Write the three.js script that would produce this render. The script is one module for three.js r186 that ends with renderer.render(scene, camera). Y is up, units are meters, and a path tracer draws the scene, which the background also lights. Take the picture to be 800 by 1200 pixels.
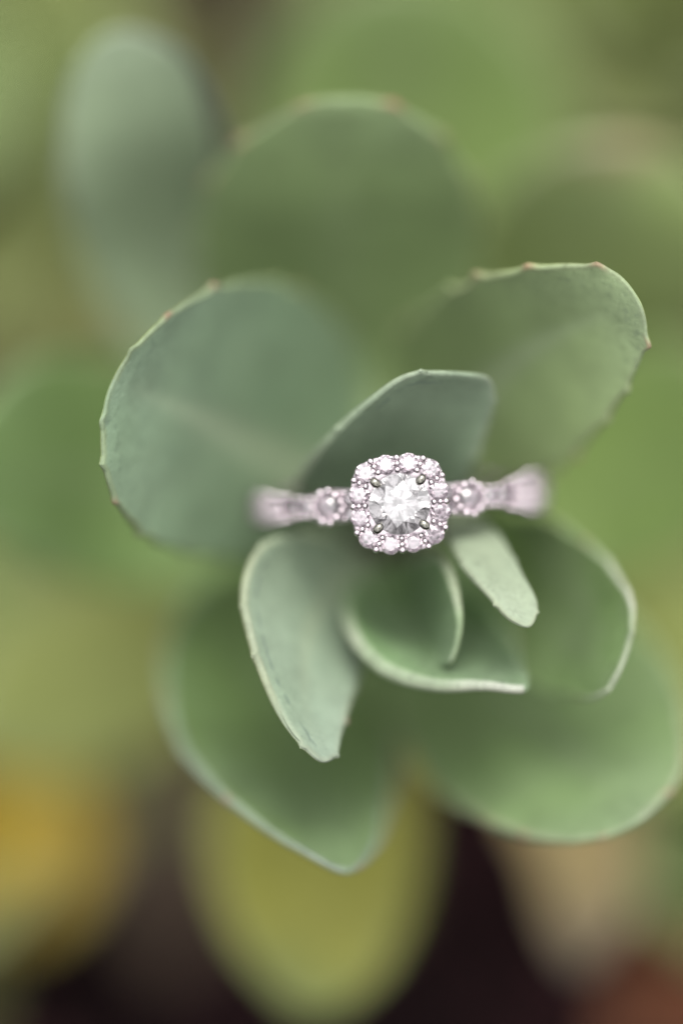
import * as THREE from 'three';
import { mergeGeometries } from 'three/addons/utils/BufferGeometryUtils.js';

// ------------------------------------------------------------------ camera, sky, sun, exposure
// The picture frame: u to the right, v up in the picture, w towards the camera, all in millimetres,
// tilted so that the camera looks 55 degrees down on the plant. World: y up, metres, soil at y = 0.
const TILT = THREE.MathUtils.degToRad(55), CT = Math.cos(TILT), ST = Math.sin(TILT);
const ORIGIN = new THREE.Vector3(0, 0.092, 0);
const F = (u, v, w) => new THREE.Vector3(u, v * CT + w * ST, -v * ST + w * CT).multiplyScalar(0.001).add(ORIGIN);
const scene = new THREE.Scene();
const camera = new THREE.PerspectiveCamera(14.25, 682 / 1024, 0.02, 20);
camera.position.copy(F(0, 0, 300));
camera.up.set(0, 1, 0);
camera.lookAt(F(0, 0, 0));
camera.focus = 0.2995;
camera.userData.fStop = 2.75;

const renderer = new THREE.WebGLRenderer({ antialias: true });
renderer.toneMapping = THREE.LinearToneMapping;
renderer.toneMappingExposure = 2.85;
renderer.shadowMap.enabled = true;
renderer.shadowMap.type = THREE.PCFSoftShadowMap;

// seeded noise helpers (used by the sky, the textures and the plants)
let seedState = 7;
function reseed(s) { seedState = s >>> 0; }
function rnd() { seedState = (seedState + 0x6d2b79f5) | 0; let t = Math.imul(seedState ^ (seedState >>> 15), 1 | seedState); t = (t + Math.imul(t ^ (t >>> 7), 61 | t)) ^ t; return ((t ^ (t >>> 14)) >>> 0) / 4294967296; }
const rr = (a, b) => a + (b - a) * rnd();
function hash3(x, y, z) { let h = Math.imul(x, 374761393) ^ Math.imul(y, 668265263) ^ Math.imul(z, 2147483647 - 1274126177); h = Math.imul(h ^ (h >>> 13), 1274126177); return ((h ^ (h >>> 16)) >>> 0) / 4294967296; }
const sm = (t) => t * t * (3 - 2 * t);
const mixn = (a, b, t) => a + (b - a) * t;
const sstep = (x, a, b) => sm(Math.min(1, Math.max(0, (x - a) / (b - a))));
function noise3(x, y, z, px = 0, py = 0) {           // value noise, periodic in x and y when px, py are given
  const X = Math.floor(x), Y = Math.floor(y), Z = Math.floor(z), fx = sm(x - X), fy = sm(y - Y), fz = sm(z - Z);
  const wx = (i) => (px ? ((i % px) + px) % px : i), wy = (i) => (py ? ((i % py) + py) % py : i);
  const c = (i, j, k) => hash3(wx(X + i), wy(Y + j), Z + k);
  return mixn(mixn(mixn(c(0, 0, 0), c(1, 0, 0), fx), mixn(c(0, 1, 0), c(1, 1, 0), fx), fy), mixn(mixn(c(0, 0, 1), c(1, 0, 1), fx), mixn(c(0, 1, 1), c(1, 1, 1), fx), fy), fz);
}

const SUN = new THREE.Vector3(0.02, 0.96, -0.1).normalize();
{ // a bright overcast sky: brighter overhead and round the veiled sun, broken softly into clouds
  const W = 256, H = 128, data = new Float32Array(W * H * 4);
  for (let j = 0; j < H; j++) for (let i = 0; i < W; i++) {
    const el = ((j + 0.5) / H - 0.5) * Math.PI, az = ((i + 0.5) / W - 0.5) * 2 * Math.PI;
    const d = new THREE.Vector3(Math.cos(az) * Math.cos(el), Math.sin(el), Math.sin(az) * Math.cos(el));
    const cloud = 0.45 * noise3(d.x * 3 + 9, d.y * 3.4 + 4, d.z * 3 + 7) + 0.55 * noise3(d.x * 8 + 3, d.y * 9, d.z * 8 + 5);
    const glow = Math.pow(Math.max(0, d.dot(SUN)), 6);
    let L = el > 0 ? (0.34 + 0.86 * Math.sin(el)) * (0.14 + 1.72 * sstep(cloud, 0.3, 0.7)) + 0.3 * glow : 0.2;
    const o = (j * W + i) * 4;
    data[o] = L * 1.0; data[o + 1] = L * 0.985; data[o + 2] = L * 0.985; data[o + 3] = 1;
  }
  const sky = new THREE.DataTexture(data, W, H, THREE.RGBAFormat, THREE.FloatType);
  sky.mapping = THREE.EquirectangularReflectionMapping; sky.magFilter = sky.minFilter = THREE.LinearFilter; sky.wrapS = THREE.RepeatWrapping; sky.needsUpdate = true;
  scene.background = sky; scene.environment = sky;
  scene.backgroundIntensity = scene.environmentIntensity = 0.85;
}
const sun = new THREE.DirectionalLight(new THREE.Color(1, 0.965, 0.91), 1.4);
sun.position.copy(SUN).multiplyScalar(1.5); sun.castShadow = true; sun.shadow.radius = 60;
sun.shadow.mapSize.set(2048, 2048);
Object.assign(sun.shadow.camera, { left: -0.25, right: 0.25, top: 0.25, bottom: -0.25, near: 0.5, far: 2.5 });
scene.add(sun, sun.target);

// ------------------------------------------------------------------ helpers
const usedNames = new Map();
function numbered(name) { const n = usedNames.get(name) ?? 0; usedNames.set(name, n + 1); return n ? name + '_' + String(n).padStart(3, '0') : name; }
function part(name, geometry, material, parent) {
  const m = new THREE.Mesh(geometry, material); m.name = name; m.castShadow = m.receiveShadow = true; parent.add(m); return m;
}
function thing(name, label, category, position, group) {
  const o = new THREE.Group(); o.name = numbered(name); o.position.copy(position); o.userData = { label, category };
  if (group) o.userData.group = group;
  scene.add(o); return o;
}
function fractal(n, cells, octaves, z, gain = 0.55) {       // tileable fractal noise, 0 to 1
  const out = new Float32Array(n * n);
  let total = 0; for (let o = 0, a = 1; o < octaves; o++, a *= gain) total += a;
  for (let j = 0; j < n; j++) for (let i = 0; i < n; i++) {
    let s = 0; for (let o = 0, a = 1, c = cells; o < octaves; o++, a *= gain, c *= 2) s += a * noise3((i / n) * c, (j / n) * c, z + o * 17, c, c);
    out[j * n + i] = s / total;
  }
  return out;
}
function grayTexture(n, f, srgb) {
  const d = new Uint8Array(n * n * 4);
  for (let k = 0; k < n * n; k++) { const c = f(k % n, (k / n) | 0, k); for (let q = 0; q < 3; q++) d[k * 4 + q] = Math.max(0, Math.min(255, 255 * (c.length ? c[q] : c))); d[k * 4 + 3] = 255; }
  const t = new THREE.DataTexture(d, n, n); t.wrapS = t.wrapT = THREE.RepeatWrapping; t.magFilter = t.minFilter = THREE.LinearFilter;
  if (srgb) t.colorSpace = THREE.SRGBColorSpace;
  t.needsUpdate = true; return t;
}

// ------------------------------------------------------------------ materials
const NB = 512;
const coarse = fractal(NB, 5, 5, 3), fine = fractal(NB, 48, 3, 40, 0.7), mid = fractal(NB, 16, 3, 80, 0.6);
// leaf skin: the waxy bloom lies uneven, rubbed thin in places, with tiny pale and dark specks
const leafMap = grayTexture(NB, (i, j, k) => {
  const v = 0.92 + 0.07 * (coarse[k] - 0.5) * 2 + 0.05 * (fine[k] - 0.5) * 2 + 0.045 * (mid[k] - 0.5) * 2;
  const speck = fine[k] > 0.8 ? 0.05 : fine[k] < 0.17 ? -0.12 : 0;
  return [v + speck, v + speck * 0.9, v + speck * 1.05];
}, true);
const leafBump = grayTexture(NB, (i, j, k) => 0.5 * fine[k] + 0.5 * mid[k]);
const leafRough = grayTexture(NB, (i, j, k) => { const r = 0.78 + 0.3 * (mid[k] - 0.5); return [r, r, r]; });
for (const t of [leafMap, leafBump, leafRough]) t.repeat.set(1 / 0.014, 1 / 0.014);
const leafMat = new THREE.MeshPhysicalMaterial({ name: 'succulent_skin', vertexColors: true, map: leafMap, bumpMap: leafBump, bumpScale: 0.00005, roughness: 0.7, roughnessMap: leafRough, metalness: 0, transmission: 0.1, thickness: 0, specularIntensity: 0.35, sheen: 0.12, sheenColor: new THREE.Color(0.75, 0.85, 0.85), sheenRoughness: 0.6, side: THREE.DoubleSide });
const stemMat = new THREE.MeshStandardMaterial({ name: 'woody_stem', color: new THREE.Color().setRGB(0.16, 0.115, 0.075), roughness: 0.9, bumpMap: leafBump, bumpScale: 0.0004, map: leafMap });
const dryMat = new THREE.MeshPhysicalMaterial({ name: 'dry_leaf', specularIntensity: 0.3, vertexColors: true, roughness: 0.9, map: leafMap, bumpMap: leafBump, bumpScale: 0.0003, side: THREE.DoubleSide });
const goldMat = new THREE.MeshPhysicalMaterial({ name: 'white_gold', color: new THREE.Color().setRGB(0.54, 0.485, 0.515), metalness: 1, roughness: 0.1 });
const prongMat = new THREE.MeshPhysicalMaterial({ name: 'polished_white_gold', color: new THREE.Color().setRGB(0.2, 0.195, 0.17), metalness: 1, roughness: 0.09 });
const gemMat = new THREE.MeshPhysicalMaterial({ name: 'diamond', color: new THREE.Color().setRGB(0.21, 0.202, 0.207), metalness: 0, roughness: 0, transmission: 1, thickness: 0.003, ior: 2.417 });
const smallGemMat = new THREE.MeshPhysicalMaterial({ name: 'small_diamond', color: new THREE.Color().setRGB(0.25, 0.212, 0.236), metalness: 0, roughness: 0.02, transmission: 1, thickness: 0.001, ior: 2.417 });

// ------------------------------------------------------------------ the ground
const soilMap = grayTexture(256, (i, j, k) => { const c = coarse[(j * 2) * NB + i * 2], f = fine[(j * 2) * NB + i * 2]; const v = 0.55 + 0.5 * (c - 0.5) + 0.5 * (f - 0.5); return [v, v * 0.96, v * 0.95]; }, true);
soilMap.repeat.set(18, 18);
const soilMat = new THREE.MeshPhysicalMaterial({ name: 'soil', specularIntensity: 0.25, color: new THREE.Color().setRGB(0.013, 0.005, 0.006), map: soilMap, roughness: 1 });
const soilHeight = (x, z) => 0.004 * (noise3(x * 40 + 50, 0.5, z * 40 + 50) - 0.5) + 0.002 * (noise3(x * 130 + 50, 7.5, z * 130 + 50) - 0.5);
{
  const g = new THREE.PlaneGeometry(2.4, 2.4, 240, 240); g.rotateX(-Math.PI / 2);
  const p = g.attributes.position;
  for (let i = 0; i < p.count; i++) p.setY(i, soilHeight(p.getX(i), p.getZ(i)));
  g.computeVertexNormals();
  const soil = part('ground', g, soilMat, scene); soil.userData.kind = 'structure';
  reseed(11);
  const crumb = new THREE.DodecahedronGeometry(1, 0), cp = crumb.attributes.position;
  for (let i = 0; i < cp.count; i++) { const s = 0.75 + 0.5 * noise3(cp.getX(i) * 2 + 9, cp.getY(i) * 2 + 9, cp.getZ(i) * 2 + 9); cp.setXYZ(i, cp.getX(i) * s, cp.getY(i) * s * 0.75, cp.getZ(i) * s); }
  crumb.computeVertexNormals();
  const N = 2600, inst = new THREE.InstancedMesh(crumb, new THREE.MeshPhysicalMaterial({ name: 'bark_crumb', specularIntensity: 0.25, color: new THREE.Color(1, 1, 1), roughness: 1 }), N);
  const m = new THREE.Matrix4(), q = new THREE.Quaternion(), e = new THREE.Euler(), c = new THREE.Color();
  for (let i = 0; i < N; i++) {
    const x = rr(-0.16, 0.16), z = rr(-0.22, 0.1), s = rr(0.0008, 0.0036) * (rnd() < 0.1 ? 1.8 : 1);
    q.setFromEuler(e.set(rr(0, 6), rr(0, 6), rr(0, 6)));
    m.compose(new THREE.Vector3(x, soilHeight(x, z) + s * 0.3, z), q, new THREE.Vector3(s * rr(0.8, 1.6), s, s));
    inst.setMatrixAt(i, m); const b = rr(0.55, 1.5); inst.setColorAt(i, c.setRGB(0.015 * b, 0.0055 * b, 0.0065 * b));
  }
  inst.name = 'soil_crumbs'; inst.castShadow = inst.receiveShadow = true;
  inst.userData = { kind: 'stuff', label: 'dark reddish brown crumbs of soil and bark under the plants', category: 'soil' };
  scene.add(inst);
}

// ------------------------------------------------------------------ leaves
// A leaf is lofted between its two margins and its midrib (control points in millimetres, base to tip), given a
// fleshy thickness with a rounded rim, and split into the blade and its pale margin.
const V = (a) => (a.isVector3 ? a.clone() : F(a[0], a[1], a[2]));
const lerpC = (a, b, t) => [mixn(a[0], b[0], t), mixn(a[1], b[1], t), mixn(a[2], b[2], t)];
function sampleByLength(points, n, from, to) {
  const c = new THREE.CatmullRomCurve3(points, false, 'centripetal'), k = points.length - 1, raw = [];
  for (let i = 0; i <= n; i++) raw.push(c.getPoint(mixn(from, to, i / n) / k));
  const acc = [0]; for (let i = 1; i <= n; i++) acc.push(acc[i - 1] + raw[i].distanceTo(raw[i - 1]));
  return (t) => {
    const d = t * acc[n]; let i = 1; while (i < n && acc[i] < d) i++;
    return raw[i - 1].clone().lerp(raw[i], (d - acc[i - 1]) / Math.max(1e-12, acc[i] - acc[i - 1]));
  };
}
let leafCount = 0;
function leafGeometry(o) {
  const id = ++leafCount, nt = o.nt ?? 70, ns = o.ns ?? 44, T = (o.T ?? 0.55) * 0.00062;
  const base = V(o.base), tip = V(o.tip), L = o.L.map(V), R = o.R.map(V), M = o.M.map(V);
  const ring = [base, ...L, tip, ...R.slice().reverse(), base], kL = L.length + 1, kT = ring.length - 1;
  const left = sampleByLength(ring, 160, 0, kL), rightBack = sampleByLength(ring, 160, kT, kL);
  const mids = []; { const c = new THREE.CatmullRomCurve3([base, ...M, tip], false, 'centripetal'); for (let i = 0; i <= 240; i++) mids.push(c.getPoint(i / 240)); }
  // rows
  const rows = []; let at = 0;
  for (let i = 0; i <= nt; i++) {
    const x = i / nt, t = 1 - Math.pow(1 - x, 1.25), l = left(t), r = rightBack(t), c = l.clone().add(r).multiplyScalar(0.5);
    let best = 1e9, bi = at; for (let k = at; k <= 240; k++) { const m = mids[k], du = m.x - c.x, dv = (m.y - c.y) * CT - (m.z - c.z) * ST, d = o.flat3 ? m.distanceToSquared(c) : du * du + dv * dv; if (d < best) { best = d; bi = k; } }
    if (i === nt) bi = 240; at = bi;
    rows.push({ t, l, r, k: bi });
  }
  { // smooth the midrib parameter along the rows
    let ks = rows.map((r) => r.k);
    for (let q = 0; q < 12; q++) ks = ks.map((k, i) => (i === 0 || i === nt ? k : (ks[i - 1] + 2 * k + ks[i + 1]) / 4));
    rows.forEach((r, i) => { const k = Math.min(239.999, ks[i]), a = Math.floor(k); r.m = mids[a].clone().lerp(mids[a + 1], k - a); });
  }
  // teeth along the margins
  reseed(1000 + id * 77 + (o.seed ?? 0));
  const teeth = [[], []];
  for (const side of [0, 1]) { const n = o.teeth ?? 0; for (let k = 0; k < n; k++) teeth[side].push({ t: mixn(0.3, 0.985, (k + rr(0.25, 0.75)) / n), a: rr(0.5, 1), red: rnd() < (o.red ?? 0.4) ? rr(0.5, 1) : 0 }); }
  const toothAt = (side, t) => { let v = 0, red = 0; for (const k of teeth[side]) { const d = Math.abs(t - k.t) / (o.toothW ?? 0.011); if (d < 1.6) { const q = Math.exp(-2.6 * d * d) * sstep(1.6 - d, 0, 0.5) * k.a; v += q; red = Math.max(red, Math.exp(-5 * d * d) * k.red); } } return [v, red]; };
  const mid2 = [], cols = [];
  for (let j = 0; j <= ns; j++) cols.push(-Math.cos((Math.PI * j) / ns));
  const P = [], dist = [], half = [];
  rows.forEach((r, i) => {
    const W = r.l.distanceTo(r.r) / 2; half.push(W);
    const tl = toothAt(0, r.t), tr = toothAt(1, r.t); r.tl = tl; r.tr = tr;
    const c0 = rows[Math.max(0, i - Math.round(nt * 0.3))].m, outward = (key) => {
      const T0 = rows[Math.min(nt, i + 1)][key].clone().sub(rows[Math.max(0, i - 1)][key]).normalize(), q = r[key].clone().sub(c0); return q.addScaledVector(T0, -q.dot(T0)).normalize();
    };
    const outL = outward('l'), outR = outward('r');
    cols.forEach((s, j) => {
      const p = r.l.clone().multiplyScalar((s * (s - 1)) / 2).addScaledVector(r.m, 1 - s * s).addScaledVector(r.r, (s * (s + 1)) / 2);
      if (o.vee) { const a = (Math.sqrt(s * s + 0.012) - 0.1095) / 0.8965; p.lerp(r.m.clone().lerp(s < 0 ? r.l : r.r, a), o.vee * sstep(r.t, 0, 0.2) * sstep(1 - r.t, 0, 0.25)); }
      const k = sstep(Math.abs(s), 0.72, 1), tt = s < 0 ? tl[0] : tr[0];
      p.addScaledVector(s < 0 ? outL : outR, k * tt * 0.00028 * (o.toothSize ?? 1));
      const wv = (noise3(p.x * 260 + id * 9, p.y * 260, p.z * 260) - 0.5) * 0.0009 * (o.wave ?? 1);
      p.y += wv * (0.25 + 0.75 * k) * Math.min(1, W / 0.002);
      P.push(p); dist.push(0);
    });
  });
  { // true distance of every point from the margin
    const edgeL = [], edgeN = []; const step = Math.max(1, Math.round(nt / 110));
    for (let i = 0; i <= nt; i += step) edgeL.push(P[i * (ns + 1)]);
    for (let i = nt; i >= 0; i -= step) edgeN.push(P[i * (ns + 1) + ns]);
    const E = [...edgeL, P[nt * (ns + 1)], ...edgeN], far = 0.004;
    const ex = E.map((q) => [q.x, q.y, q.z]);
    for (let q = 0; q < P.length; q++) {
      const { x, y, z } = P[q]; let best = far * far;
      for (let k = 1; k < ex.length; k++) {
        const a = ex[k - 1], b = ex[k], bx = b[0] - a[0], by = b[1] - a[1], bz = b[2] - a[2], qx = x - a[0], qy = y - a[1], qz = z - a[2], l2 = bx * bx + by * by + bz * bz;
        let t = l2 > 0 ? (qx * bx + qy * by + qz * bz) / l2 : 0; t = t < 0 ? 0 : t > 1 ? 1 : t;
        const dx = qx - t * bx, dy = qy - t * by, dz = qz - t * bz, d2 = dx * dx + dy * dy + dz * dz; if (d2 < best) best = d2;
      }
      const j = q % (ns + 1); dist[q] = j === 0 || j === ns || q >= nt * (ns + 1) ? 0 : Math.sqrt(best);
    }
  }
  const idx = (i, j) => i * (ns + 1) + j, nrm = [];
  for (let i = 0; i <= nt; i++) for (let j = 0; j <= ns; j++) {
    const i0 = Math.max(0, Math.min(i, nt - 1) - 1), i1 = Math.min(nt - 1, i + 1), a = P[idx(i1, j)].clone().sub(P[idx(i0, j)]);
    const b = P[idx(Math.min(nt - 1, Math.max(1, i)), Math.min(ns, j + 1))].clone().sub(P[idx(Math.min(nt - 1, Math.max(1, i)), Math.max(0, j - 1))]);
    nrm.push(b.cross(a).normalize());
  }
  { // the upper face is the one that looks along the plant's axis
    const up = o.up ?? new THREE.Vector3(0, ST, CT), sum = new THREE.Vector3(); nrm.forEach((n, q) => sum.addScaledVector(n, half[Math.floor(q / (ns + 1))]));
    if (sum.dot(up) < 0) nrm.forEach((n) => n.negate());
  }
  // closed skin: ns columns above, ns below
  const nc = 2 * ns, pos = [], uv = [], col = [], dd = [];
  const bright = (c) => c.map((x, q) => x * [1.25, 1.32, 0.95][q]), face = bright(o.face ?? [0.105, 0.165, 0.1]), edge = (o.edge ?? [0.27, 0.33, 0.18]).map((x) => x * 0.8), under = o.under ?? lerpC(face, edge, 0.25), rib = o.rib?.map((x, q) => x * [1.12, 1.16, 0.98][q]) ?? lerpC(face, [0.3, 0.34, 0.24], 0.45), red = [0.29, 0.085, 0.075];
  const bandW = (o.band ?? 0.55) * 0.00062, tipC = o.tipColor;
  let len = 0; const lens = rows.map((r, i) => (i ? (len += r.m.distanceTo(rows[i - 1].m)) : 0));
  for (let i = 0; i <= nt; i++) for (let c = 0; c < nc; c++) {
    const top = c <= ns, j = top ? c : nc - c, s = cols[j], q = idx(i, j), W = half[i];
    const d = dist[q], T1 = T * (1 - 0.55 * sstep(rows[i].t, 0.7, 1)), e = Math.min(1, d / T1), h = T1 * Math.sqrt(Math.max(0, 1 - (1 - e) * (1 - e))) + T * 0.7 * (1 - s * s) * Math.min(1, W / 0.004);
    const p = P[q].clone().addScaledVector(nrm[q], (top ? 1 : -1) * h);
    pos.push(p.x, p.y, p.z); uv.push(s * W + id * 0.0031, lens[i] + id * 0.0047); dd.push(d);
    const n1 = noise3(p.x * 180 + id, p.y * 180, p.z * 180), n2 = noise3(p.x * 620 + id, p.y * 620, p.z * 620);
    let k = top ? face.slice() : under.slice();
    k = lerpC(k, edge, 0.16 * (n1 - 0.5) * 2 * 0.5 + 0.1 * (n2 - 0.5));
    if (o.baseColor) k = lerpC(o.baseColor, k, sstep(rows[i].t, 0.05, 0.6));
    if (tipC) k = lerpC(k, tipC, sstep(rows[i].t + 0.12 * (n1 - 0.5), o.tipFrom ?? 0.6, 1));
    const ribW = (o.ribW ?? 0.0012) * (1.25 - rows[i].t);
    k = lerpC(k, rib, (o.ribK ?? 0.7) * Math.exp(-Math.pow((s * W) / ribW, 2)) * sstep(1 - rows[i].t, 0.05, 0.4));
    k = lerpC(k, edge, (o.edgeK ? o.edgeK(rows[i].t, s) : 1) * (0.35 + 0.65 * sstep(noise3(rows[i].t * 9 + id, s > 0 ? 3.5 : 8.5, id), 0.25, 0.7)) * (1 - sstep(d * (0.75 + 0.5 * n2), bandW * 0.3, bandW * 1.6)));
    if (top) { // rubbed and pitted places in the bloom
      const sc = sstep(noise3(p.x * 2600, p.y * 2600 + id, p.z * 2600), 0.66, 0.82) * sstep(noise3(p.x * 420 + 3, p.y * 420, p.z * 420 + id), 0.5, 0.72);
      k = k.map((x) => x * (1 - 0.26 * sc * (1 - sstep(d, 0.0012, 0.0035))));
      k = lerpC(k, [0.19, 0.24, 0.215], (o.bloom ?? 0.2) * rows[i].t * rows[i].t * (0.6 + 0.8 * n1));
    }
    const tt = s < 0 ? rows[i].tl : rows[i].tr;
    k = lerpC(k, red, 0.62 * Math.min(1, tt[1]) * (1 - sstep(d, 0.00005, 0.0004)));
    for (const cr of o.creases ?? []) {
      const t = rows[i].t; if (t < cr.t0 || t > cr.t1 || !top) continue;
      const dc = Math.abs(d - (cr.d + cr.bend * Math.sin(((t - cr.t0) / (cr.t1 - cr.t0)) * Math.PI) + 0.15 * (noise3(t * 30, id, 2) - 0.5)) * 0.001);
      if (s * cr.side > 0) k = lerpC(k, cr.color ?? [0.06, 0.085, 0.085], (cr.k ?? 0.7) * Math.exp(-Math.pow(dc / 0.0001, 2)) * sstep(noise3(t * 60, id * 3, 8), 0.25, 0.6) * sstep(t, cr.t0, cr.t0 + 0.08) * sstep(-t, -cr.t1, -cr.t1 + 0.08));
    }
    col.push(k[0], k[1], k[2], 1);
  }
  const blade = [], rim = [];
  for (let i = 0; i < nt; i++) for (let c = 0; c < nc; c++) {
    const a = i * nc + c, b = i * nc + ((c + 1) % nc), e = a + nc, f = b + nc;
    const dm = (dd[a] + dd[b] + dd[e] + dd[f]) / 4, to = dm < bandW && rows[i].t > 0.12 ? rim : blade;
    to.push(a, e, b, b, e, f);
  }
  const whole = new THREE.BufferGeometry();
  whole.setAttribute('position', new THREE.Float32BufferAttribute(pos, 3)); whole.setIndex([...blade, ...rim]); whole.computeVertexNormals();
  const cut = (index) => {
    const map = new Map(), p = [], n = [], u = [], k = [], ix = [], N = whole.attributes.normal.array;
    for (const v of index) { let w = map.get(v); if (w === undefined) { w = map.size; map.set(v, w); p.push(pos[v * 3], pos[v * 3 + 1], pos[v * 3 + 2]); n.push(N[v * 3], N[v * 3 + 1], N[v * 3 + 2]); u.push(uv[v * 2], uv[v * 2 + 1]); k.push(col[v * 4], col[v * 4 + 1], col[v * 4 + 2]); } ix.push(w); }
    const g = new THREE.BufferGeometry();
    g.setAttribute('position', new THREE.Float32BufferAttribute(p, 3)); g.setAttribute('normal', new THREE.Float32BufferAttribute(n, 3)); g.setAttribute('uv', new THREE.Float32BufferAttribute(u, 2)); g.setAttribute('color', new THREE.Float32BufferAttribute(k, 3)); g.setIndex(ix);
    return g;
  };
  return { blade: cut(blade), rim: rim.length ? cut(rim) : null };
}
function leaf(plant, o, material = leafMat) {
  const { blade, rim } = leafGeometry(o), at = plant.position;
  blade.translate(-at.x, -at.y, -at.z); rim?.translate(-at.x, -at.y, -at.z);
  const m = part(o.name ?? 'leaf', blade, material, plant);
  if (o.label) m.userData.label = o.label;
  if (rim) part('leaf_margin', rim, material, m);
  return m;
}
function stem(plant, points, r0, r1, material = stemMat) {
  const c = new THREE.CatmullRomCurve3(points), n = 40, k = 14, f = c.computeFrenetFrames(n), p = [], u = [], ix = [];
  for (let i = 0; i <= n; i++) for (let j = 0; j <= k; j++) {
    const a = (j / k) * 2 * Math.PI, q = c.getPoint(i / n), bump = 1 + 0.09 * Math.sin(i * 1.4) + 0.2 * (noise3(i * 0.7, (j % k) * 0.9, r0 * 999) - 0.5), r = mixn(r0, r1, i / n) * bump;
    q.addScaledVector(f.normals[i], Math.cos(a) * r).addScaledVector(f.binormals[i], Math.sin(a) * r).sub(plant.position);
    p.push(q.x, q.y, q.z); u.push((a * r0), (i / n) * 0.06);
    if (i < n && j < k) { const A = i * (k + 1) + j; ix.push(A, A + 1, A + k + 1, A + 1, A + k + 2, A + k + 1); }
  }
  const g = new THREE.BufferGeometry(); g.setAttribute('position', new THREE.Float32BufferAttribute(p, 3)); g.setAttribute('uv', new THREE.Float32BufferAttribute(u, 2)); g.setIndex(ix); g.computeVertexNormals();
  return part('stem', g, material, plant);
}

// ------------------------------------------------------------------ the succulent that holds the ring
const core = F(...[3.99,-3.78,-30]);
const foot = new THREE.Vector3(core.x - 0.002, 0, core.z - 0.006);
const plant = thing('succulent_plant', 'blue green fleshy rosette holding the diamond ring between its leaves', 'succulent', foot);
stem(plant, [foot.clone().setY(-0.004), new THREE.Vector3(core.x - 0.004, core.y * 0.5, core.z - 0.007), core.clone().add(new THREE.Vector3(0, 0.001, 0.0005))], 0.0036, 0.0027);

// inner leaves, round the ring
leaf(plant, { nt: 190, ns: 140, T: 0.5, teeth: 3, red: 0.2, face: [0.145, 0.188, 0.166], edge: [0.27, 0.32, 0.22], ribK: 0.2, band: 0.4, wave: 0.6,
  base: [3.03,-0.81,-23], tip: [8.79,10.23,-1.2],
  L: [[-0.99,-0.8,-18], [-3.35,2.19,-9], [-1.39,5.07,-4], [1.76,8.03,-1.2], [5.01,10.14,-0.4]],
  R: [[6.62,-0.8,-18], [9.24,2.26,-10], [10.62,5.44,-7], [11.42,8.25,-4.5], [10.91,9.84,-2.8]],
  M: [[3.31,0.99,-18], [4.04,2.93,-13], [4.9,4.84,-9.5], [6.07,7.02,-6.5], [7.46,9.17,-3.5]],
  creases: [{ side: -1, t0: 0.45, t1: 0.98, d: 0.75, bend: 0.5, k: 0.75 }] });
leaf(plant, { nt: 190, ns: 140, T: 0.55, teeth: 5, red: 0.3, face: [0.165, 0.206, 0.19], edge: [0.3, 0.34, 0.21], rib: [0.25, 0.29, 0.22], ribK: 0.6, band: 0.55,
  base: [2.55,-3.22,-22], tip: [-1.5,-18.31,0],
  L: [[0.0,-2.09,-14], [-3.53,-1.67,-8], [-6.22,-2.66,-4.5], [-7.31,-5.36,-2.5], [-6.9,-8.79,-1.2], [-5.51,-12.83,-0.3], [-3.75,-15.99,0.2]],
  R: [[1.98,-5.94,-17], [2.09,-8.8,-13], [1.61,-11.61,-9.5], [0.76,-14.32,-5.5], [0.0,-16.53,-2.8], [-0.44,-17.99,-0.9]],
  vee: 0.25, bloom: 0.45, M: [[0.53,-4.11,-18], [-1.56,-6.5,-11.8], [-2.94,-9.59,-7], [-3.04,-13.28,-3.6], [-2.38,-16.31,-1.1]],
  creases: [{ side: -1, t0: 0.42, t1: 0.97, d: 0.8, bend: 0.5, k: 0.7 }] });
leaf(plant, { nt: 120, ns: 80, T: 1.15, teeth: 3, red: 0.1, face: [0.1, 0.155, 0.09], edge: [0.48, 0.5, 0.41], band: 0.42, ribK: 0.2, edgeK: (t, s) => (s < 0 ? 0.12 + 0.88 * sstep(t, 0.35, 0.8) : 0.08),  // pale lip; its edge colour also paints in a wax highlight, stronger towards the tip
  base: [4.19,-4.05,-24], tip: [13.45,-13.07,-1.6],
  L: [[1.32,-4.95,-17], [0.26,-7.57,-8], [1.27,-9.95,-4.2], [3.53,-11.73,-2.6], [6.92,-12.7,-1.8], [10.42,-12.75,-1.4]],
  R: [[8.05,-3.69,-22], [10.75,-5.84,-18.5], [12.54,-8.82,-13.5], [13.45,-11.6,-6]],
  M: [[4.88,-6.09,-25], [6.7,-8.17,-21.5], [8.86,-10.17,-15], [11.51,-12.02,-7]] });
leaf(plant, { nt: 120, ns: 80, T: 0.7, teeth: 2, red: 0.1, edgeK: (t, s) => (s > 0 ? 0.9 : 0.1), face: [0.1, 0.155, 0.085], edge: [0.31, 0.36, 0.24], band: 0.4, ribK: 0.2,
  base: [4.56,-3.49,-22], tip: [8.01,-11.1,-2.6],
  L: [[2.66,-5.65,-19], [3.42,-8.41,-15.5], [5.04,-10.33,-10], [6.75,-11.14,-5.5]],
  R: [[6.37,-3.12,-12], [7.59,-3.63,-6], [8.4,-5.68,-3], [8.74,-8.36,-1.8]],
  M: [[4.55,-5.35,-21], [5.7,-7.62,-18], [6.99,-9.7,-10.5]] });
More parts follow.
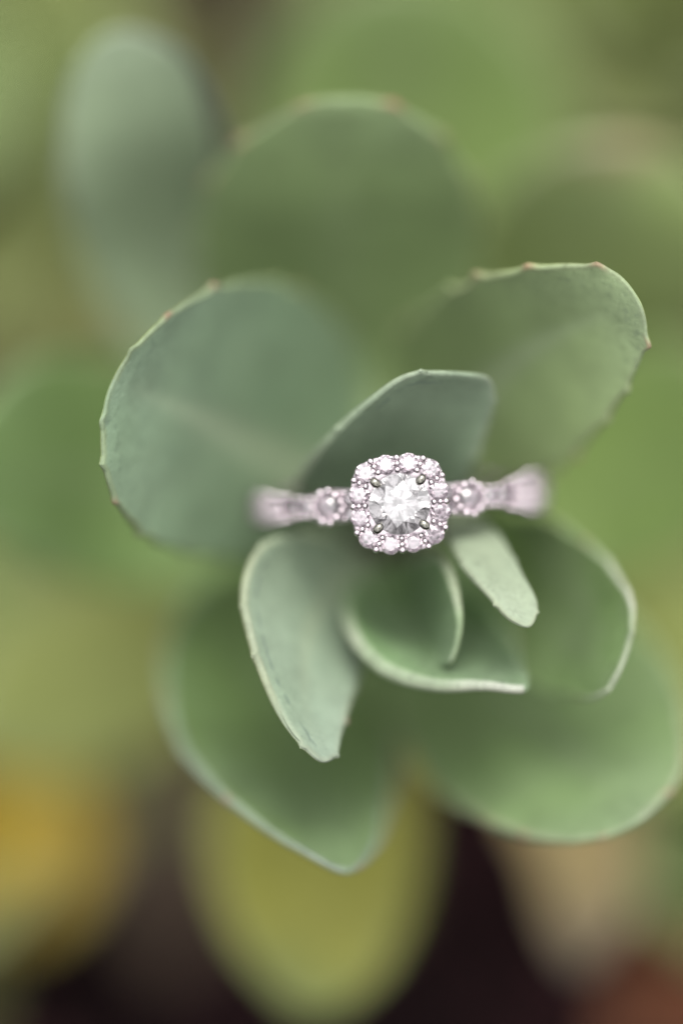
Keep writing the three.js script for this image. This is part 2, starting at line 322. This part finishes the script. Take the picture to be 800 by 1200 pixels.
leaf(plant, { nt: 120, ns: 70, T: 0.5, teeth: 3, red: 0.1, face: [0.192, 0.22, 0.208], edge: [0.3, 0.34, 0.22], band: 0.35, ribK: 0.1,
  base: [7.52,-0.78,-14], tip: [13.77,-8.45,-0.4],
  L: [[8.01,-2.29,-5], [9.12,-4.28,-2], [10.9,-6.45,-0.8], [12.38,-7.94,-0.2]],
  R: [[10.46,-0.65,-10], [12.11,-2.17,-6], [13.45,-4.73,-3], [14.43,-7.03,-1.2]],
  M: [[9.26,-1.66,-6.5], [10.87,-3.92,-3.4], [12.68,-6.46,-1.2]] });
// second whorl
leaf(plant, { nt: 220, ns: 90, T: 0.5, vee: 0.3, bloom: 0.4, teeth: 8, red: 0.5, toothSize: 1.5, toothW: 0.016, face: [0.128, 0.178, 0.142], edge: [0.2, 0.25, 0.1], rib: [0.235, 0.285, 0.21], ribK: 1, ribW: 0.0019, band: 0.5,
  base: [2.04,-0.81,-26], tip: [-16.69,9.69,0],
  L: [[-2.03,-3.38,-24], [-6.98,-3.79,-19], [-11.68,-3.24,-11.5], [-15.22,-1.4,-4.5], [-17.05,1.75,-0.8], [-17.55,5.62,0.2]],
  R: [[1.7,3.75,-27], [1.7,9.85,-26], [0.13,14.4,-21.5], [-3.28,16.93,-15], [-7.08,17.51,-9], [-10.89,16.08,-3.8], [-14.1,13.29,-0.8]],
  M: [[-0.68,1.35,-25], [-4.68,3.68,-21], [-8.85,6.03,-14.5], [-13.09,8.17,-6.5]] });
leaf(plant, { nt: 220, ns: 90, T: 0.48, vee: 0.3, bloom: 0.3, teeth: 6, red: 0.8, toothSize: 2.4, toothW: 0.022, face: [0.178, 0.228, 0.128], edge: [0.26, 0.31, 0.14], rib: [0.25, 0.3, 0.2], ribK: 1, ribW: 0.0016, band: 0.5,
  base: [6.66,0.0,-26], tip: [21.97,14.98,0.4],
  L: [[4.75,5.43,-26], [3.52,10.48,-24.5], [4.53,13.78,-19.5], [7.02,16.12,-12], [10.3,17.49,-5.2], [13.95,18.1,-1.6], [17.65,18.28,-0.5], [20.12,17.62,0.1]],
  R: [[11.44,0.0,-23], [14.4,1.85,-17], [17.0,3.57,-11.5], [19.48,6.39,-6.5], [21.32,9.59,-2.8], [22.34,12.64,-0.4]],
  M: [[8.65,4.06,-24.5], [11.24,9.59,-17.5], [14.55,12.61,-10.5], [18.49,14.44,-4]] });
leaf(plant, { nt: 150, ns: 70, T: 0.5, teeth: 6, red: 0.2, face: [0.107, 0.156, 0.074], edge: [0.5, 0.53, 0.42], band: 0.35, edgeK: (t, s) => (s < 0 ? 0.15 + 0.85 * sstep(t, 0.55, 0.85) : 0.15 + 0.6 * sstep(t, 0.8, 1)), ribK: 0.3,  // edge colour holds a painted wax highlight; edgeK keeps it near the tip
  base: [6.79,-2.72,-26], tip: [20.43,-11.98,-2.6],
  L: [[11.03,-0.13,-21], [14.77,-0.39,-15], [18.21,-1.94,-10], [20.56,-4.34,-6.5], [21.61,-7.1,-4.2], [21.34,-9.6,-3.1]],
  R: [[8.1,-7.43,-24], [10.97,-11.63,-19], [14.35,-13.43,-13], [16.97,-13.95,-8.5], [18.55,-14.11,-5], [19.59,-13.4,-3.4]],
  M: [[10.46,-4.39,-24], [13.98,-6.99,-19.5], [17.85,-9.86,-11.5]] });
// third whorl
leaf(plant, { nt: 110, ns: 60, T: 0.75, teeth: 8, red: 0.7, face: [0.112, 0.158, 0.085], edge: [0.25, 0.3, 0.16], band: 0.6, ribK: 0.3,
  base: [5.17,-6.21,-31.0], tip: [22.22,-22.98,-4.7],
  L: [[13.75,-3.44,-29.9], [21.61,-7.09,-24.2], [25.31,-11.79,-18.0], [26.18,-16.24,-11.8], [25.27,-19.96,-7.1]],
  R: [[3.09,-13.06,-29.9], [4.71,-18.31,-23.1], [7.89,-21.84,-15.8], [11.61,-23.87,-9.6], [15.62,-24.67,-6.0], [19.18,-24.38,-4.8]],
  M: [[8.96,-10.34,-31.0], [13.85,-15.2,-24.2], [18.94,-19.92,-13.5]] });
leaf(plant, { nt: 110, ns: 60, T: 0.8, teeth: 6, red: 0.8, face: [0.088, 0.13, 0.06], edge: [0.19, 0.235, 0.175], under: [0.17, 0.215, 0.18], band: 0.5, ribK: 0.2,
  base: [2.76,-6.21,-31.0], tip: [0.13,-26.7,-3.7],
  L: [[-6.87,-4.12,-29.9], [-12.25,-7.07,-23.1], [-13.76,-11.58,-17.5], [-12.58,-16.86,-11.3], [-8.93,-21.18,-6.2], [-4.31,-24.4,-4.2]],
  R: [[4.0,-11.72,-31.0], [4.61,-16.95,-25.4], [3.82,-22.08,-16.3], [2.44,-25.66,-7.9]],
  M: [[0.0,-12.45,-32.0], [-3.06,-17.01,-26.5], [-2.52,-21.86,-18.0], [-0.97,-24.83,-9.6]] });
leaf(plant, { nt: 100, ns: 56, T: 0.8, teeth: 6, red: 0.7, face: [0.142, 0.19, 0.104], edge: [0.22, 0.29, 0.12], rib: [0.19, 0.25, 0.13], ribK: 0.6, ribW: 0.0022, band: 0.7, red: 0.9, toothW: 0.035, toothSize: 2,
  base: [2.75,2.75,-30.3], tip: [0.0,31.17,-8.5],
  L: [[-4.87,6.96,-34.0], [-9.91,13.76,-30.3], [-11.28,20.6,-24.2], [-9.9,26.08,-16.9], [-5.05,29.78,-10.7]],
  R: [[7.07,6.93,-32.8], [10.15,13.71,-29.1], [10.94,20.26,-24.2], [9.64,26.08,-16.9], [5.7,29.78,-10.7]],
  M: [[1.73,10.41,-33], [0.14,18.34,-26], [-0.13,25.35,-16]] });
leaf(plant, { nt: 90, ns: 50, T: 0.8, teeth: 4, face: [0.103, 0.155, 0.062], edge: [0.22, 0.28, 0.13], band: 0.7, ribK: 0.4,
  base: [1.37,-2.75,-29.6], tip: [-29.91,2.66,-19.0],
  L: [[-6.98,-6.29,-35.2], [-16.76,-6.42,-35.2], [-25.11,-3.73,-25.8]],
  R: [[-4.21,5.62,-37.1], [-13.97,11.73,-35.2], [-21.29,12.91,-29.6], [-26.83,10.06,-22.0]],
  M: [[-7.06,0.0,-39.0], [-17.56,2.46,-37.1], [-25.11,3.05,-25.8]] });
leaf(plant, { nt: 90, ns: 50, T: 0.8, teeth: 4, face: [0.095, 0.138, 0.043], edge: [0.2, 0.26, 0.1], band: 0.7, ribK: 0.2,
  base: [8.38,-0.7,-35], tip: [34.58,5.53,-32],
  L: [[13.46,7.08,-40], [20.54,12.4,-40], [28.0,14.0,-36]],
  R: [[15.58,-4.96,-40], [23.38,-5.67,-40], [30.8,-1.4,-36]],
  M: [[15.67,0.71,-42], [22.73,2.84,-41], [29.49,4.56,-37]] });
leaf(plant, { nt: 90, ns: 50, T: 0.8, teeth: 4, face: [0.205, 0.25, 0.21], edge: [0.28, 0.33, 0.22], band: 0.8, ribK: 0.1,
  base: [-2.09,2.78,-33.8], tip: [-17.14,37.25,-16.5],
  L: [[-13.39,9.87,-38.4], [-19.94,18.0,-32.3], [-21.84,26.8,-21.6], [-20.64,34.07,-17.5]],
  R: [[-4.27,12.81,-41.5], [-8.38,22.35,-35.3], [-9.81,30.43,-24.6], [-12.61,35.7,-18.5]],
  M: [[-8.57,12.15,-43.0], [-13.97,21.65,-35.3], [-16.16,30.29,-23.1]] });
leaf(plant, { nt: 90, ns: 50, T: 0.8, teeth: 5, face: [0.155, 0.192, 0.085], edge: [0.29, 0.32, 0.17], tipColor: [0.42, 0.28, 0.17], tipFrom: 0.8, band: 0.8, ribK: 0.2,
  base: [9.86,5.63,-38.0], tip: [20.62,29.91,-30.0],
  L: [[9.4,14.46,-47.0], [10.3,22.73,-41.0], [14.59,28.14,-33.5]],
  R: [[21.88,8.75,-50.0], [30.1,15.05,-44.0], [32.25,22.43,-36.5], [27.67,28.7,-32.0]],
  M: [[14.46,13.01,-47], [19.15,19.86,-40.5], [20.53,25.75,-34]] });
leaf(plant, { nt: 90, ns: 50, T: 0.9, teeth: 5, face: [0.128, 0.175, 0.072], edge: [0.29, 0.32, 0.17], band: 0.8, ribK: 0.2,
  base: [5.13,13.2,-52], tip: [4.35,46.4,-48],
  L: [[-4.47,23.12,-58], [-7.4,33.28,-55], [-4.02,42.41,-51]],
  R: [[16.41,23.87,-58], [19.97,34.02,-55], [14.62,43.14,-51]],
  M: [[5.25,23.25,-60], [5.58,33.47,-57], [5.13,41.07,-52]] });
// lower, ageing leaves
leaf(plant, { nt: 80, ns: 44, T: 0.9, label: 'yellowing lower leaf hanging under the rosette', face: [0.231, 0.218, 0.0523], edge: [0.22, 0.25, 0.07], tipColor: [0.16, 0.2, 0.04], tipFrom: 0.7, band: 0.8, ribK: 0.2,
  base: [2.1,-11.2,-36], tip: [-2.42,-40.81,-32],
  L: [[-4.6,-15.58,-40], [-9.78,-21.96,-40], [-10.81,-28.79,-37], [-8.0,-36.18,-34]],
  R: [[4.96,-17.71,-40], [6.78,-24.01,-39], [6.16,-31.5,-36], [2.78,-38.16,-33]],
  M: [[0.0,-19.29,-43], [-2.14,-26.36,-42], [-2.67,-33.7,-37]] });
leaf(plant, { nt: 80, ns: 44, T: 0.9, face: [0.167, 0.181, 0.0586], edge: [0.27, 0.28, 0.12], band: 0.8, ribK: 0.2,
  base: [-1.42,-6.38,-40], tip: [-33.73,-19.07,-52],
  L: [[-10.27,-16.87,-52], [-20.77,-22.62,-56], [-29.58,-22.93,-55]],
  R: [[-9.48,-4.38,-50], [-20.65,-5.9,-54], [-30.97,-10.32,-54]],
  M: [[-9.53,-11.0,-52], [-19.28,-14.83,-56], [-28.1,-17.01,-55]] });
leaf(plant, { nt: 80, ns: 44, T: 0.9, face: [0.175, 0.195, 0.06], edge: [0.27, 0.29, 0.12], band: 0.8, ribK: 0.2,
  base: [9.97,-7.12,-42], tip: [39.09,-16.96,-54],
  L: [[17.5,-2.92,-50], [26.7,-2.97,-56], [35.6,-8.9,-56]],
  R: [[16.13,-14.67,-52], [23.73,-22.25,-56], [34.12,-23.73,-56]],
  M: [[17.65,-10.3,-53], [26.03,-13.39,-57], [33.38,-15.58,-56]] });

// ------------------------------------------------------------------ the neighbouring plants
function rosette(plantThing, centre, axis, n, size, colors, seed, tilt0 = 0.25, tilt1 = 1.35) {
  reseed(seed);
  const a = axis.clone().normalize(), x = new THREE.Vector3(1, 0.2, 0).cross(a).normalize(), y = a.clone().cross(x);
  const params = []; for (let i = 0; i < n; i++) params.push([i * 2.39996 + rr(-0.25, 0.25), i / (n - 1), rr(0.88, 1.12), rnd(), rr(0.9, 1.1)]);
  params.forEach(([phi, q, ls, cr, ws], i) => {
    const out = x.clone().multiplyScalar(Math.cos(phi)).addScaledVector(y, Math.sin(phi)), side = a.clone().cross(out).normalize(), inc = mixn(tilt0, tilt1, Math.pow(q, 0.8));
    const len = size * mixn(0.5, 1, Math.min(1, q * 1.7)) * ls, wd = len * 0.36 * ws;
    const at = (f, w, dip) => centre.clone().addScaledVector(a, -0.012 * q * (size / 0.03)).addScaledVector(out, Math.sin(inc) * len * f + 0.002).addScaledVector(a, Math.cos(inc) * len * f + 0.12 * len * f * f - dip * len).addScaledVector(side, w * wd);
    const c = colors[Math.floor(cr * colors.length) % colors.length], old = colors.old && q > 0.8 ? colors.old : c;
    leaf(plantThing, { nt: 34, ns: 18, T: 0.8, teeth: 3, flat3: true, face: q > 0.8 ? old : c, edge: lerpC(c, [0.32, 0.34, 0.16], 0.6), band: 0.8, ribK: 0.2,
      base: at(0, 0, 0), tip: at(1, 0, 0), up: a, L: [at(0.25, 0.5, 0), at(0.55, 0.95, 0), at(0.8, 0.95, 0), at(0.95, 0.5, 0)], R: [at(0.25, -0.5, 0), at(0.55, -0.95, 0), at(0.8, -0.95, 0), at(0.95, -0.5, 0)], M: [at(0.3, 0, 0.04), at(0.6, 0, 0.09), at(0.85, 0, 0.05)] });
  });
}
function neighbour(label, centre, axis, n, size, colors, seed) {
  const base = new THREE.Vector3(centre.x + axis.x * -0.01, 0, centre.z + axis.z * -0.012);
  const t = thing('succulent_plant', label, 'succulent', base, 'neighbouring succulents');
  stem(t, [base.clone().setY(-0.004), base.clone().lerp(centre, 0.55).add(new THREE.Vector3(0.002, 0, -0.002)), centre.clone().addScaledVector(axis, -0.006)], 0.004, 0.003);
  rosette(t, centre, axis, n, size, colors, seed);
  return t;
}
const green = [[0.145, 0.185, 0.07], [0.16, 0.2, 0.075], [0.135, 0.175, 0.075]], olive = [[0.15, 0.175, 0.075], [0.17, 0.185, 0.08], [0.135, 0.17, 0.07]];
olive.old = [0.18, 0.175, 0.075];
const olivePlant = neighbour('olive green succulent rosette in the upper corner behind the tall bluish leaf', F(...[-39.61,34.76,-88]), new THREE.Vector3(0.1, 0.9, 0.35), 17, 0.031, olive, 21);
leaf(olivePlant, { nt: 60, ns: 36, T: 0.9, face: [0.17, 0.225, 0.09], edge: [0.27, 0.32, 0.14], band: 0.8, ribK: 0.1,
  base: [-43.2,36.0,-84], tip: [-28.45,36.67,-52], L: [[-39.17,42.3,-76], [-33.18,43.74,-62], [-29.5,40.56,-54]], R: [[-39.17,30.55,-76], [-33.18,29.04,-62], [-29.35,32.45,-54]], M: [[-38.59,37.01,-78], [-32.61,36.78,-64]] });
neighbour('blurred yellow green succulent rosette in the upper corner above the round leaf with tan tip', F(...[29.91,45.27,-88]), new THREE.Vector3(-0.1, 0.9, 0.4), 17, 0.034, olive, 22);
neighbour('yellow green succulent rosette beside the broad lower leaf, at the edge of the photo', F(...[40.4,-18.4,-84]), new THREE.Vector3(0.2, 0.95, 0.2), 17, 0.03, green, 23);
{
  const t = neighbour('low succulent with one yellowed leaf, in the lower corner over dark soil', F(...[-43.54,-23.75,-80]), new THREE.Vector3(-0.2, 0.95, 0.2), 15, 0.028, olive, 24);
  leaf(t, { nt: 60, ns: 36, T: 0.9, label: 'yellowed old leaf', face: [0.356, 0.228, 0.019], edge: [0.218, 0.178, 0.0396], tipColor: [0.24, 0.182, 0.0264], band: 0.8, ribK: 0.1,
    base: [-42.75,-26.12,-80], tip: [-23.76,-35.45,-62],
    L: [[-35.46,-23.12,-70], [-28.82,-21.23,-64], [-22.88,-24.0,-60], [-20.85,-30.0,-60]], R: [[-38.96,-32.73,-74], [-33.73,-36.8,-68], [-28.06,-37.92,-64]], M: [[-35.84,-28.05,-74], [-29.9,-29.52,-68], [-25.78,-32.61,-64]] });
}
// ------------------------------------------------------------------ what lies on the soil
function fallen(name, label, category, o, material) {
  const c = V(o.tip).lerp(V(o.base), 0.5), t = thing(name, label, category, c.setY(Math.min(V(o.tip).y, V(o.base).y)));
  leaf(t, o, material); return t;
}
leaf(plant, { name: 'dried_leaf', label: 'dried tan leaf hanging limp below the rosette', nt: 60, ns: 32, T: 0.5, face: [0.25, 0.185, 0.115], edge: [0.27, 0.21, 0.14], tipColor: [0.13, 0.095, 0.07], tipFrom: 0.5, band: 0.5, ribK: 0.3, wave: 2,
  base: [13.7,-20.18,-46], tip: [19.69,-37.9,-40], L: [[14.42,-25.23,-46], [16.48,-29.38,-44], [17.1,-33.84,-42]], R: [[20.9,-20.18,-46], [24.65,-25.72,-43], [24.51,-31.26,-41], [22.31,-35.77,-40]], M: [[17.45,-23.27,-49], [20.6,-28.92,-47], [20.72,-33.59,-43]] }, dryMat);
fallen('fallen_leaf', 'rusty red fallen leaf on the soil in the lower corner', 'fallen leaf', { name: 'blade', nt: 60, ns: 32, T: 0.5, face: [0.15, 0.04, 0.014], edge: [0.16, 0.05, 0.02], band: 0.5, ribK: 0.3, wave: 2,
  base: [40.8,-53.6,-84], tip: [25.56,-46.36,-74], L: [[38.0,-42.75,-80], [32.34,-38.96,-74], [27.28,-41.08,-72]], R: [[38.2,-58.1,-82], [32.29,-55.91,-78], [26.56,-51.95,-75]], M: [[36.61,-50.54,-82], [31.42,-47.91,-77]] }, dryMat);
{
  const a = F(...[-15.6,-39.2,-84]), b = F(...[-16.97,-19.61,-62]), t = thing('bare_stem', 'brown bare stem rising from the soil beside the yellowing leaf', 'plant stem', a.clone().setY(0));
  stem(t, [a.clone().setY(-0.004), a.clone().lerp(b, 0.5), b], 0.0034, 0.0028).name = 'stalk';
  leaf(t, { name: 'withered_leaf', nt: 50, ns: 24, T: 0.5, face: [0.1, 0.08, 0.045], edge: [0.12, 0.1, 0.06], band: 0.5, ribK: 0.2, wave: 2, base: b, tip: [-12.75,-27.0,-60], L: [[-18.85,-21.12,-62], [-18.1,-26.4,-62], [-15.42,-28.96,-61]], R: [[-13.12,-18.75,-60], [-10.88,-21.75,-60], [-10.65,-25.5,-60]], M: [[-16.26,-21.93,-63], [-14.33,-24.89,-62]] }, dryMat);
}

// ------------------------------------------------------------------ the ring (millimetres in its own frame: x along the band, y along the finger, z out of the head)
const ring = thing('diamond_ring', 'white gold halo engagement ring with a round diamond, set among the leaves', 'ring', F(...[4.25,0.59,0]));
{
  const basis = new THREE.Matrix4().makeBasis(new THREE.Vector3(1, 0, 0), new THREE.Vector3(0, CT, -ST), new THREE.Vector3(0, ST, CT));
  ring.quaternion.setFromRotationMatrix(basis).multiply(new THREE.Quaternion().setFromEuler(new THREE.Euler(THREE.MathUtils.degToRad(2), THREE.MathUtils.degToRad(-0.2), THREE.MathUtils.degToRad(3.6), 'ZYX')));
  const mmToM = (g) => g.scale(0.001, 0.001, 0.001);
  // a brilliant cut of girdle radius 1
  function brilliant(fineCut) {
    const tri = [], hc = 0.0 + 0.03, ta = Math.tan(THREE.MathUtils.degToRad(34.5)), tp = Math.tan(THREE.MathUtils.degToRad(40.8));
    const pt = (r, deg, z) => new THREE.Vector3(r * Math.cos(deg * Math.PI / 180), r * Math.sin(deg * Math.PI / 180), z);
    const c22 = Math.cos(Math.PI / 8), rt = 0.56, rs = 0.77, rl = 0.24, zt = hc + (1 - rt) * ta, zs = hc + (1 - rs * c22) * ta, zl = -hc - (1 - rl * c22) * tp, culet = pt(0, 0, -hc - tp * 0.995);
    const add = (a, b, c) => tri.push(a, b, c);
    for (let k = 0; k < 8; k++) {
      const d = k * 45, T0 = pt(rt, d, zt), T1 = pt(rt, d + 45, zt), S = pt(rs, d + 22.5, zs), Sm = pt(rs, d - 22.5, zs), G0 = pt(1, d, hc), top = pt(0, 0, zt), L0 = pt(rl, d + 22.5, zl), Lm = pt(rl, d - 22.5, zl), B0 = pt(1, d, -hc);
      add(top, T0, T1); add(T0, S, T1); add(T0, Sm, G0); add(T0, G0, S);
      const steps = fineCut ? 4 : 2, g = [], b = [];
      for (let q = 0; q <= steps; q++) { g.push(pt(1, d + (45 * q) / steps, hc)); b.push(pt(1, d + (45 * q) / steps, -hc)); }
      for (let q = 0; q < steps; q++) { add(S, g[q], g[q + 1]); add(g[q], b[q], b[q + 1]); add(g[q], b[q + 1], g[q + 1]); add(L0, b[q + 1], b[q]); }
      add(culet, L0, B0); add(culet, B0, Lm);
    }
    const g = new THREE.BufferGeometry().setFromPoints(tri), p = g.attributes.position, out = new THREE.Vector3(), n = new THREE.Vector3(), e = new THREE.Vector3();
    for (let i = 0; i < p.count; i += 3) { // wind every facet outwards
      const [A, B, C] = [0, 1, 2].map((q) => new THREE.Vector3().fromBufferAttribute(p, i + q)); out.copy(A).add(B).add(C); n.copy(B).sub(A).cross(e.copy(C).sub(A));
      if (n.dot(out) < 0) { p.setXYZ(i + 1, C.x, C.y, C.z); p.setXYZ(i + 2, B.x, B.y, B.z); }
    }
    g.computeVertexNormals(); return g;
  }
  const bigCut = brilliant(true), smallCut = brilliant(false);
  const stoneGeo = new Map(), stone = (r, big) => { const key = r + (big ? 'b' : ''); if (!stoneGeo.has(key)) stoneGeo.set(key, mmToM((big ? bigCut : smallCut).clone().scale(r, r, r))); return stoneGeo.get(key); };
  const bead = (x, y, z, r) => new THREE.SphereGeometry(r, 10, 8).translate(x, y, z);
  const place = (m, x, y, z, normal, spin = 0) => { m.position.set(x, y, z).multiplyScalar(0.001); m.quaternion.setFromUnitVectors(new THREE.Vector3(0, 0, 1), normal.clone().normalize()).multiply(new THREE.Quaternion().setFromAxisAngle(new THREE.Vector3(0, 0, 1), spin)); return m; };

  // band: radius 8.7 inside, its width swelling and narrowing along the shoulders
  const RI = 9.6, RO = 10.65, ZC = -1.45 - 11.3;
  const halfW = (deg) => { const d = Math.abs(deg); const key = [[0, 1.0], [16, 1.2], [30, 1.3], [42, 0.85], [52, deg > 0 ? 1.1 : 0.95], [64, deg > 0 ? 1.5 : 1.1], [78, deg > 0 ? 1.35 : 1.1], [90, 1.0], [120, 0.95], [180, 0.95]]; for (let i = 1; i < key.length; i++) if (d <= key[i][0]) return mixn(key[i - 1][1], key[i][1], sm((d - key[i - 1][0]) / (key[i][0] - key[i - 1][0]))); return 0.95; };
  const onBand = (deg, y, r) => new THREE.Vector3(Math.sin(deg * Math.PI / 180) * r, y, ZC + Math.cos(deg * Math.PI / 180) * r);
  {
    const p = [], ix = [], n = 220, prof = [];
    for (const [sx, sy] of [[-1, -1], [1, -1], [1, 1], [-1, 1]]) for (let q = 0; q < 4; q++) { // rounded rectangle, [across, outward]
      const a = Math.atan2(sy, sx) - Math.PI / 4 + (q / 3) * Math.PI / 2, cr = 0.22; prof.push([sx, sy, cr * Math.cos(a), cr * Math.sin(a), cr]);
    }
    for (let i = 0; i <= n; i++) { const deg = -180 + (360 * i) / n, w = halfW(deg); for (const [sx, sy, ox, oy, cr] of prof) { const v = onBand(deg, sx * (w - cr) + ox, (RI + RO) / 2 + sy * ((RO - RI) / 2 - cr) + oy); p.push(v.x, v.y, v.z); } }
    const k = prof.length; for (let i = 0; i < n; i++) for (let j = 0; j < k; j++) { const A = i * k + j, B = i * k + ((j + 1) % k); ix.push(A, B, A + k, B, B + k, A + k); }
    const g = new THREE.BufferGeometry(); g.setAttribute('position', new THREE.Float32BufferAttribute(p, 3)); g.setIndex(ix); g.computeVertexNormals();
    part('band', mmToM(g), goldMat, ring);
  }
  const band = ring.children[0], edgeBeads = [];
  for (const sgn of [-1, 1]) {
    // a little round cluster, then pave that widens and fades out down the side
    const set = (deg, y, r, lift = 0.0) => { const c = onBand(deg, y, RO + 0.72 * r + lift), nrm = onBand(deg, 0, 1).sub(new THREE.Vector3(0, 0, ZC)); place(part('shoulder_stone', stone(r), smallGemMat, band), c.x, c.y, c.z, nrm, deg * 0.3); return [c, nrm]; };
    const beadAt = (deg, y, r, lift = 0.2) => { const c = onBand(deg, y, RO + lift + 0.22); edgeBeads.push(bead(c.x, c.y, c.z, r), bead(0, 0, 0, r * 0.85).scale(1, 1, 1.6).rotateY(deg * Math.PI / 180).translate(...onBand(deg, y, RO + lift).toArray())); };
    const cl = sgn * 28.6; set(cl, 0, 0.76, -0.1);
    for (let k = 0; k < 11; k++) { const a = (k / 11) * 2 * Math.PI + 0.3, q = 1.14 + 0.06 * Math.cos(4 * a), dy = Math.sin(a) * q, dx = Math.cos(a) * q; beadAt(cl + (dx / RO) * 57.3, dy, k % 2 ? 0.35 : 0.3, 0.28); }
    for (const y of [-0.58, 0.58]) set(sgn * 18.6, y, 0.56);
    for (const d of [15.4, 21.4]) for (const y of [-0.95, 0, 0.95]) beadAt(sgn * d, y, 0.22);
    set(sgn * 39, 0, 0.56); for (const y of [-0.68, 0.68]) for (const d of [37, 40, 43]) beadAt(sgn * d, y, 0.23);
    set(sgn * 46, 0, 0.6);
    for (const [d, ys] of [[55.5, [-0.52, 0.52]], [62.2, sgn > 0 ? [-1.0, 0, 1.0] : [-0.55, 0.55]], [69, sgn > 0 ? [-1.0, 0, 1.0] : [-0.55, 0.55]], [75.8, [-0.55, 0.55]], [82.5, [-0.5, 0.5]], [89, [-0.45, 0.45]]]) for (const y of ys) set(sgn * d, y, 0.5);
    for (let d = 48.5; d < 93; d += 3.1) for (const y of [-1, 1]) beadAt(sgn * d, y * (halfW(sgn * d) - 0.05), 0.27, 0.2);
    for (let d = 52; d < 92; d += 3.3) for (let y = -halfW(sgn * d) + 0.55; y <= halfW(sgn * d) - 0.5; y += 0.56) beadAt(sgn * d, y, 0.29, 0.34);
  }
  const eb = part('grain_beads', mmToM(mergeGeometries(edgeBeads)), goldMat, band); eb.userData.kind = 'stuff';

  // halo head
  const cushion = (t, a) => { const c = Math.cos(t), s = Math.sin(t), n = 2 / 3.3; return [Math.sign(c) * Math.pow(Math.abs(c), n) * a, Math.sign(s) * Math.pow(Math.abs(s), n) * a]; };
  const evenly = (count, a, off) => { // points spread evenly along a cushion outline
    const raw = [], acc = [0]; for (let i = 0; i <= 720; i++) raw.push(cushion((i / 720) * 2 * Math.PI, a)); for (let i = 1; i <= 720; i++) acc.push(acc[i - 1] + Math.hypot(raw[i][0] - raw[i - 1][0], raw[i][1] - raw[i - 1][1]));
    return [...Array(count).keys()].map((k) => { const d = (((k + off) / count) % 1) * acc[720]; let i = 1; while (acc[i] < d) i++; const f = (d - acc[i - 1]) / (acc[i] - acc[i - 1]); return [mixn(raw[i - 1][0], raw[i][0], f), mixn(raw[i - 1][1], raw[i][1], f)]; });
  };
  const shape = new THREE.Shape(evenly(96, 3.38, 0).map(([x, y]) => new THREE.Vector2(x, y)));
  const hole = new THREE.Path(); hole.absarc(0, 0, 2.05, 0, Math.PI * 2, true); shape.holes.push(hole);
  const plate = new THREE.ExtrudeGeometry(shape, { depth: 0.4, bevelEnabled: true, bevelThickness: 0.1, bevelSize: 0.12, bevelSegments: 3, curveSegments: 48 }).translate(0, 0, -1.25);
  const gallery = new THREE.LatheGeometry([[2.15, -1.2], [3.1, -1.25], [2.5, -1.9], [1.9, -2.7], [1.6, -2.7], [2.05, -1.9], [2.15, -1.2]].map(([r, z]) => new THREE.Vector2(r, z)), 40).rotateX(Math.PI / 2);
  const head = part('halo_setting', mmToM(mergeGeometries([plate, gallery].map((g) => { const q = g.index ? g.toNonIndexed() : g; q.deleteAttribute('uv'); return q; }))), goldMat, ring);
  const spots = evenly(12, 2.93, 0.5), grains = [];
  spots.forEach(([x, y], k) => place(part('halo_stone', stone(k % 3 ? 0.78 : 0.74), smallGemMat, head), x, y, -0.16, new THREE.Vector3(x * 0.05, y * 0.05, 1), k * 0.9));
  const post = (x, y, z, r) => grains.push(bead(x, y, z, r), new THREE.CylinderGeometry(r * 0.75, r * 0.8, 1, 8).rotateX(Math.PI / 2).translate(x, y, z - 0.5));
  evenly(12, 3.4, 0).forEach(([x, y]) => post(x, y, 0.0, 0.26));
  evenly(12, 2.52, 0).forEach(([x, y]) => post(x, y, 0.08, 0.22));
  evenly(12, 2.98, 0).forEach(([x, y]) => post(x, y, 0.05, 0.22));
  const gr = part('grain_beads', mmToM(mergeGeometries(grains)), goldMat, head); gr.userData.kind = 'stuff';

  place(part('center_diamond', stone(2.25, true), gemMat, ring), 0, 0, 0.42, new THREE.Vector3(0.012, -0.02, 1), 0.2);
  for (const [x, y] of [[-1.68, 1.66], [1.66, 1.7], [-1.7, -1.7], [1.72, -1.62]]) {
    const k = 1 / Math.hypot(x, y), ux = x * k, uy = y * k, at = (r, z) => new THREE.Vector3(ux * r, uy * r, z);
    const claw = new THREE.TubeGeometry(new THREE.CatmullRomCurve3([at(1.5, -2.4), at(2.2, -0.9), at(2.52, 0.1), at(2.5, 0.5), at(2.3, 0.72)]), 24, 0.3, 12);
    const tip = new THREE.SphereGeometry(1, 20, 16).scale(0.44, 0.33, 0.27).rotateZ(Math.atan2(uy, ux)).translate(ux * 2.36, uy * 2.36, 0.7);
    part('prong', mmToM(mergeGeometries([claw, tip])), prongMat, ring);
  }
}

renderer.render(scene, camera);
